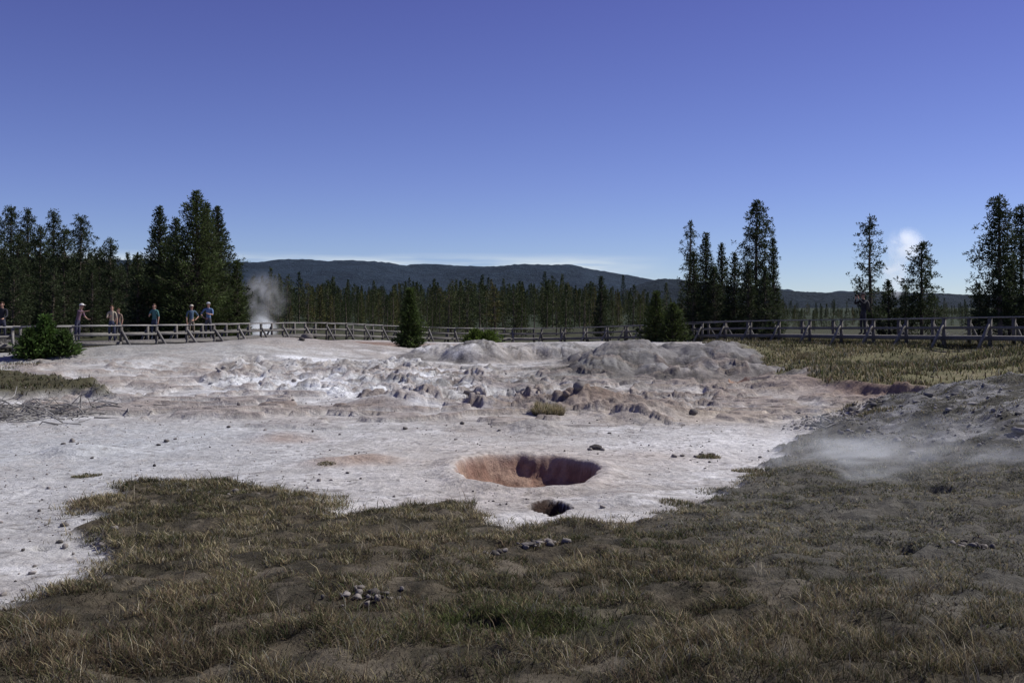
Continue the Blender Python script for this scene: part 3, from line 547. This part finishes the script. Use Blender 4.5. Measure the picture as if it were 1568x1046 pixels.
# ---------------------------------------------------------------- people
def flatmat(name,c,rough=.8):
    return attrmat(name,nscale=18,amt=.15,bump=.15,bscale=80,bdist=.004,rough=rough,attr=False,base=c)
PM={}
def cm(c):
    k=tuple(c)
    if k not in PM: PM[k]=flatmat("cloth",c)
    return PM[k]
SK=flatmat("skin",(.42,.25,.18),.55)
def person(name,px,Y,height,face,pose,shirt,pants,hair,hat=None,female=False,lean=0,bag=None,sleeves=False):
    X=B(px,Y)
    dd=np.hypot(path[:,0]-X,path[:,1]-Y); zc=path[dd.argmin(),2]-RH
    root=link(bpy.data.objects.new(name,None)); root.location=(X,Y,zc); root.rotation_euler=(0,0,face); s=height/1.75; root.scale=(s,s,s)
    sh=.165 if female else .19; V=[];E=[];R=[];Gp=[];roots=[]
    def J(p,r,g,par=None):
        V.append(p);R.append(r);Gp.append(g)
        if par is None: roots.append(len(V)-1)
        else: E.append((par,len(V)-1))
        return len(V)-1
    L=lean
    def up(x,y,z):
        dz=z-.93; return (x,y+math.sin(L)*dz,.93+math.cos(L)*dz) if z>.93 else (x,y,z)
    pel=J((0,0,.95),(.145,.105),'p'); sp=J(up(0,0,1.12),(.12 if female else .13,.09),'s',pel); ch=J(up(0,0,1.32),(.155,.11),'s',sp); nb=J(up(0,-.01,1.45),(.09,.07),'s',ch); nk=J(up(0,.0,1.52),(.052,.052),'k',nb)
    jw=J(up(0,.025,1.59),(.062,.075),'k',nk); hd=J(up(0,.012,1.66),(.075,.09),'k',jw); J(up(0,.0,1.72),(.055,.066),'k',hd)
    for i,sd in enumerate((-1,1)):
        S=J(up(sd*sh,0,1.42),(.062,.06),'s',nb)
        pz=pose[i]
        if pz=='down': el=(sd*(sh+.06),-.02,1.14); wr=(sd*(sh+.07),.06,.90); hn=(sd*(sh+.06),.09,.80)
        elif pz=='hip': el=(sd*(sh+.20),-.06,1.18); wr=(sd*(sh+.03),.06,1.02); hn=(sd*(sh-.04),.10,.99)
        elif pz=='rail': el=(sd*(sh+.06),.16,1.16); wr=(sd*(sh-.02),.38,1.05); hn=(sd*(sh-.04),.47,1.03)
        elif pz=='cam': el=(sd*(sh+.10),.20,1.30); wr=(sd*.09,.30,1.52); hn=(sd*.07,.30,1.60)
        elif pz=='point': el=(sd*(sh+.1),.22,1.36); wr=(sd*(sh+.12),.46,1.42); hn=(sd*(sh+.12),.56,1.43)
        else: el=(sd*(sh+.05),.10,1.16); wr=(sd*.10,.30,1.20); hn=(sd*.04,.36,1.23)
        el_=J(up(*el) if el[2]>.93 else el,(.043,.043),'a',S); wrp=up(*wr) if wr[2]>.93 else wr; hnp=up(*hn) if hn[2]>.93 else hn
        w_=J(wrp,(.027,.024),'h',el_); h_=J(hnp,(.036,.018),'h',w_)
        hv=Vector(hnp); dv_=(hv-Vector(wrp)).normalized(); side=dv_.cross(Vector((0,0,1)) if abs(dv_.z)<.8 else Vector((0,1,0))).normalized(); bend=side.cross(dv_).normalized()
        for f in range(4):
            o_=side*(-.03+.02*f); ln=(.06,.075,.07,.052)[f]
            a=J(tuple(hv+o_),(.009,.009),'h'); b=J(tuple(hv+o_+dv_*ln*.6),(.009,.009),'h',a); J(tuple(hv+o_+dv_*ln*.95+bend*ln*.45),(.008,.008),'h',b)
        a=J(tuple(hv-dv_*.04-side*.03),(.011,.011),'h'); b=J(tuple(hv-dv_*.01-side*.055),(.010,.010),'h',a); J(tuple(hv+dv_*.03-side*.06),(.009,.009),'h',b)
        hp=J((sd*.09,0,.88),(.088,.088),'p',pel); kn=J((sd*.11,.025,.50),(.058,.06),'p',hp); an=J((sd*.12,-.01,.10),(.04,.042),'p',kn); J((sd*.13,.13,.045),(.042,.035),'f',an)
    me=bpy.data.meshes.new(name+"_body"); me.from_pydata([Vector(v) for v in V],E,[]); o=link(bpy.data.objects.new("body",me))
    md=o.modifiers.new("skin",'SKIN'); md.use_smooth_shade=True; md.branch_smoothing=.6
    for i,sv in enumerate(me.skin_vertices[0].data): sv.radius=R[i]; sv.use_root=(i in roots)
    ms=o.modifiers.new("sub",'SUBSURF'); ms.levels=1; ms.render_levels=1
    dg=bpy.context.evaluated_depsgraph_get(); ev=o.evaluated_get(dg); nm=bpy.data.meshes.new_from_object(ev)
    o.modifiers.clear(); o.data=nm
    nm.materials.clear()
    for m in (cm(shirt),cm(pants),SK,cm((.05,.04,.035))): nm.materials.append(m)
    VV=np.array([tuple(v) for v in V]); E2=E
    key={'s':0,'a':0,'p':1,'k':2,'h':2,'f':3}
    cents=np.zeros(len(nm.polygons)*3); nm.polygons.foreach_get("center",cents); cents=cents.reshape(-1,3)
    A=VV[[a for a,b in E2]]; Bq=VV[[b for a,b in E2]]; best=np.full(len(cents),1e9); mi=np.zeros(len(cents),int)
    for k_,(a,b) in enumerate(E2):
        ab=Bq[k_]-A[k_]; t=np.clip(((cents-A[k_])@ab)/(ab@ab),0,1); dd_=np.linalg.norm(cents-(A[k_]+t[:,None]*ab),axis=1); g=np.where(t>.6,key[Gp[b]],key[Gp[a]])
        if Gp[a]=='a' and Gp[b]=='h': g=np.where(t>.9,2,0) if sleeves else np.full(len(cents),2)
        u=dd_<best; best[u]=dd_[u]; mi[u]=g[u]
    nm.polygons.foreach_set("material_index",mi.astype(np.int32)); nm.shade_smooth(); o.parent=root
    hc=Vector(up(0,.012,1.655))
    def ell(nm_,c,r,mat,cut=None,seg=14):
        bm=bmesh.new(); bmesh.ops.create_uvsphere(bm,u_segments=seg,v_segments=10,radius=1)
        if cut is not None: bmesh.ops.delete(bm,geom=[v for v in bm.verts if cut(v.co)],context='VERTS')
        for v in bm.verts: v.co=Vector((v.co.x*r[0],v.co.y*r[1],v.co.z*r[2]))+Vector(c)
        m_=bpy.data.meshes.new(nm_); bm.to_mesh(m_); bm.free(); m_.materials.append(mat); m_.shade_smooth(); q=link(bpy.data.objects.new(nm_,m_)); q.parent=root; return q
    ell("nose",hc+Vector((0,.098,-.015)),(.012,.02,.02),SK); ell("mouth",hc+Vector((0,.088,-.055)),(.022,.008,.006),cm((.35,.12,.1)))
    for sd in(-1,1):
        ell("eye",hc+Vector((sd*.03,.085,.012)),(.012,.008,.008),cm((.03,.02,.02))); ell("ear",hc+Vector((sd*.083,-.005,-.01)),(.012,.02,.03),SK)
    ell("hair",hc+Vector((0,-.012,.015)),(.092,.108,.105),cm(hair),cut=(lambda c:(c.y>.25 and c.z<.45) or c.z<-.45) if not female else (lambda c:(c.y>.15 and c.z<.5)))
    if female: ell("long_hair",hc+Vector((0,-.07,-.09)),(.075,.045,.14),cm(hair))
    if hat:
        ell("hat_crown",hc+Vector((0,0,.05)),(.098,.115,.085),cm(hat),cut=lambda c:c.z<-.05); ell("hat_brim",hc+Vector((0,.08,.052)),(.085,.11,.012),cm(hat))
    if bag: ell("backpack",up(0,-.17,1.25),(.15,.10,.22),cm(bag))
    if pose[0]=='cam':
        mb=MB(); c=hc+Vector((0,.20,.0)); mb.box(c,(.14,0,0),(0,.07,0),(0,0,.10),0); mb.tube([c+Vector((0,.03,0)),c+Vector((0,.10,0)),c+Vector((0,.17,0))],[.036,.038,.042],12,0)
        mb.box(c+Vector((0,0,.06)),(.05,0,0),(0,.05,0),(0,0,.03),0)
        q=link(bpy.data.objects.new("camera_in_hands",mb.mesh("cam",[cm((.02,.02,.02))]))); q.parent=root
    return root
PI=math.pi
person("man_visitor",3,43.6,1.78,PI*1.05,('rail','down'),(.03,.03,.035),(.05,.05,.07),(.06,.035,.02),sleeves=True)
person("woman_visitor",118,44.4,1.72,-PI*.55,('rail','point'),(.16,.10,.13),(.06,.06,.09),(.45,.36,.24),hat=(.6,.58,.55),female=True,lean=.3)
person("woman_visitor",171,45.2,1.62,PI*1.1,('down','hold'),(.36,.31,.23),(.07,.08,.12),(.12,.07,.04),female=True)
person("child_visitor",181,46.0,1.50,PI*.9,('down','down'),(.22,.16,.12),(.10,.10,.10),(.10,.06,.03))
person("woman_visitor",236,48.0,1.74,PI*.95,('down','hold'),(.08,.18,.17),(.05,.06,.09),(.08,.05,.03),female=True)
person("man_visitor",293,50.7,1.72,PI*1.2,('hip','down'),(.08,.12,.17),(.20,.17,.12),(.5,.42,.3),hat=(.5,.45,.36))
person("man_visitor",319,51.8,1.86,PI*1.0,('hold','hip'),(.13,.20,.33),(.09,.09,.10),(.10,.07,.05),hat=(.35,.36,.38))
person("photographer",1322,45.6,1.92,PI*.60,('cam','cam'),(.022,.022,.026),(.035,.035,.04),(.03,.02,.015),hat=(.05,.05,.055),bag=(.06,.055,.05),sleeves=True)
# ---------------------------------------------------------------- steam
def steam(name,loc,rad,dens,scale,th,rot=0,em=.25,str_=(1,1,1),inner=.1):
    bm=bmesh.new(); bmesh.ops.create_icosphere(bm,subdivisions=3,radius=1); me=bpy.data.meshes.new(name); bm.to_mesh(me); bm.free()
    o=link(bpy.data.objects.new(name,me)); o.location=loc; o.scale=rad; o.rotation_euler=(0,rot,0)
    m=bpy.data.materials.new(name); m.use_nodes=True; nt=m.node_tree; nt.nodes.remove(nt.nodes["Principled BSDF"])
    pv=nd(nt,'ShaderNodeVolumePrincipled'); pv.inputs['Color'].default_value=(1,1,1,1); pv.inputs['Anisotropy'].default_value=0
    tc=nd(nt,'ShaderNodeTexCoord'); ln=nd(nt,'ShaderNodeVectorMath',operation='LENGTH'); nt.links.new(tc.outputs['Object'],ln.inputs[0])
    fall=nd(nt,'ShaderNodeMapRange'); fall.interpolation_type='SMOOTHSTEP'; fall.inputs[1].default_value=1; fall.inputs[2].default_value=inner; fall.inputs[3].default_value=0; fall.inputs[4].default_value=1; nt.links.new(ln.outputs['Value'],fall.inputs[0])
    no=nd(nt,'ShaderNodeTexNoise'); no.inputs['Scale'].default_value=scale; no.inputs['Detail'].default_value=4; no.inputs['Roughness'].default_value=.55; no.inputs['Distortion'].default_value=.8
    geo=nd(nt,'ShaderNodeNewGeometry'); mp=nd(nt,'ShaderNodeMapping'); mp.inputs['Scale'].default_value=str_; nt.links.new(geo.outputs['Position'],mp.inputs[0]); nt.links.new(mp.outputs[0],no.inputs['Vector'])
    nr=nd(nt,'ShaderNodeMapRange'); nr.inputs[1].default_value=th; nr.inputs[2].default_value=th+.22; nt.links.new(no.outputs['Fac'],nr.inputs[0])
    a=nd(nt,'ShaderNodeMath',operation='MULTIPLY'); nt.links.new(fall.outputs[0],a.inputs[0]); nt.links.new(nr.outputs[0],a.inputs[1])
    b=nd(nt,'ShaderNodeMath',operation='MULTIPLY'); b.inputs[1].default_value=dens; nt.links.new(a.outputs[0],b.inputs[0]); nt.links.new(b.outputs[0],pv.inputs['Density'])
    c=nd(nt,'ShaderNodeMath',operation='MULTIPLY'); c.inputs[1].default_value=em; nt.links.new(b.outputs[0],c.inputs[0]); nt.links.new(c.outputs[0],pv.inputs['Emission Strength']); pv.inputs['Emission Color'].default_value=(.86,.92,1,1)  # added glow follows density, standing in for multiply scattered sunlight
    nt.links.new(pv.outputs[0],nt.nodes['Material Output'].inputs['Volume']); me.materials.append(m)
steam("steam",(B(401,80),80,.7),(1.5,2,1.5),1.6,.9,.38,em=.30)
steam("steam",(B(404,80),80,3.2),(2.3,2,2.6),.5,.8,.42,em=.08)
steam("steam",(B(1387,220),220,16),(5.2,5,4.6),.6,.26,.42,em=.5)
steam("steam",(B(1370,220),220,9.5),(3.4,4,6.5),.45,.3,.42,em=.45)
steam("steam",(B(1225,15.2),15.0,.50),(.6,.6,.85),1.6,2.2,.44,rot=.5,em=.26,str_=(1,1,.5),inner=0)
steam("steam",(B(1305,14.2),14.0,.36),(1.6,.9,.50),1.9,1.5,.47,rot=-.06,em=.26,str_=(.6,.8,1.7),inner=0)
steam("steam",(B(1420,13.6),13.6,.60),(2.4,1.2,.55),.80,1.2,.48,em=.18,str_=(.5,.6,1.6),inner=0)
# ---------------------------------------------------------------- light, sky, camera
az=math.radians(68); el=math.radians(48)
s=Vector((math.cos(el)*math.sin(az),math.cos(el)*math.cos(az),math.sin(el)))
ld=bpy.data.lights.new("sun",'SUN'); ld.energy=5.0; ld.angle=math.radians(.53); ld.color=(1,.97,.925)
lo=link(bpy.data.objects.new("sun",ld)); lo.rotation_euler=s.to_track_quat('Z','Y').to_euler(); lo.location=(20,10,30)
w=bpy.data.worlds.new("World"); scene.world=w; w.use_nodes=True; nt=w.node_tree; bg=nt.nodes['Background']; bg.inputs['Strength'].default_value=.085
sk=nd(nt,'ShaderNodeTexSky'); sk.sky_type='NISHITA'; sk.sun_disc=False; sk.sun_elevation=el; sk.sun_rotation=az; sk.altitude=2200; sk.air_density=1.0; sk.dust_density=.2; sk.ozone_density=5.0
tc=nd(nt,'ShaderNodeTexCoord'); sep=nd(nt,'ShaderNodeSeparateXYZ'); nt.links.new(tc.outputs['Generated'],sep.inputs[0])
tr=nd(nt,'ShaderNodeValToRGB'); e=tr.color_ramp.elements; e[0].position=0; e[0].color=(.96,1.0,1.0,1); e[1].position=.40; e[1].color=(.86,.54,.88,1); q=e.new(.12); q.color=(1.0,.84,1.0,1); nt.links.new(sep.outputs['Z'],tr.inputs[0])
bl=nd(nt,'ShaderNodeVectorMath',operation='MULTIPLY'); bl.inputs[1].default_value=(1.0,1.0,1.16); nt.links.new(tr.outputs[0],bl.inputs[0])
tint=nd(nt,'ShaderNodeVectorMath',operation='MULTIPLY'); nt.links.new(bl.outputs[0],tint.inputs[1]); nt.links.new(sk.outputs[0],tint.inputs[0])
mp=nd(nt,'ShaderNodeMapping'); mp.inputs['Scale'].default_value=(9,9,110); nt.links.new(tc.outputs['Generated'],mp.inputs[0])
cn=nd(nt,'ShaderNodeTexNoise'); cn.inputs['Scale'].default_value=1.0; cn.inputs['Detail'].default_value=6; nt.links.new(mp.outputs[0],cn.inputs['Vector'])
cr=nd(nt,'ShaderNodeValToRGB'); cr.color_ramp.elements[0].position=.38; cr.color_ramp.elements[1].position=.58; nt.links.new(cn.outputs['Fac'],cr.inputs[0])
zr=nd(nt,'ShaderNodeValToRGB'); e=zr.color_ramp.elements; e[0].position=.0; e[0].color=(1,1,1,1); e[1].position=.053; e[1].color=(0,0,0,1); q=e.new(.043); q.color=(1,1,1,1); nt.links.new(sep.outputs['Z'],zr.inputs[0])
xr=nd(nt,'ShaderNodeMapRange'); xr.inputs[1].default_value=.16; xr.inputs[2].default_value=.06; nt.links.new(sep.outputs['X'],xr.inputs[0])
m1=nd(nt,'ShaderNodeMath',operation='MULTIPLY'); nt.links.new(cr.outputs[0],m1.inputs[0]); nt.links.new(zr.outputs[0],m1.inputs[1])
m2=nd(nt,'ShaderNodeMath',operation='MULTIPLY'); nt.links.new(m1.outputs[0],m2.inputs[0]); nt.links.new(xr.outputs[0],m2.inputs[1])
mc=nd(nt,'ShaderNodeMix',data_type='RGBA'); nt.links.new(m2.outputs[0],mc.inputs[0]); nt.links.new(tint.outputs[0],mc.inputs[6]); mc.inputs[7].default_value=(7.5,8.5,9.5,1)
nt.links.new(mc.outputs[2],bg.inputs['Color'])
cd=bpy.data.cameras.new("camera"); cd.lens=35; cd.sensor_width=36; cd.clip_end=20000; cd.shift_y=-53/1568
co=link(bpy.data.objects.new("camera",cd)); co.location=(0,0,EYE); co.rotation_euler=(math.radians(90),0,0); scene.camera=co
scene.view_settings.view_transform='Standard'; scene.view_settings.look='None'; scene.view_settings.exposure=0
print("done",time.time()-T0)
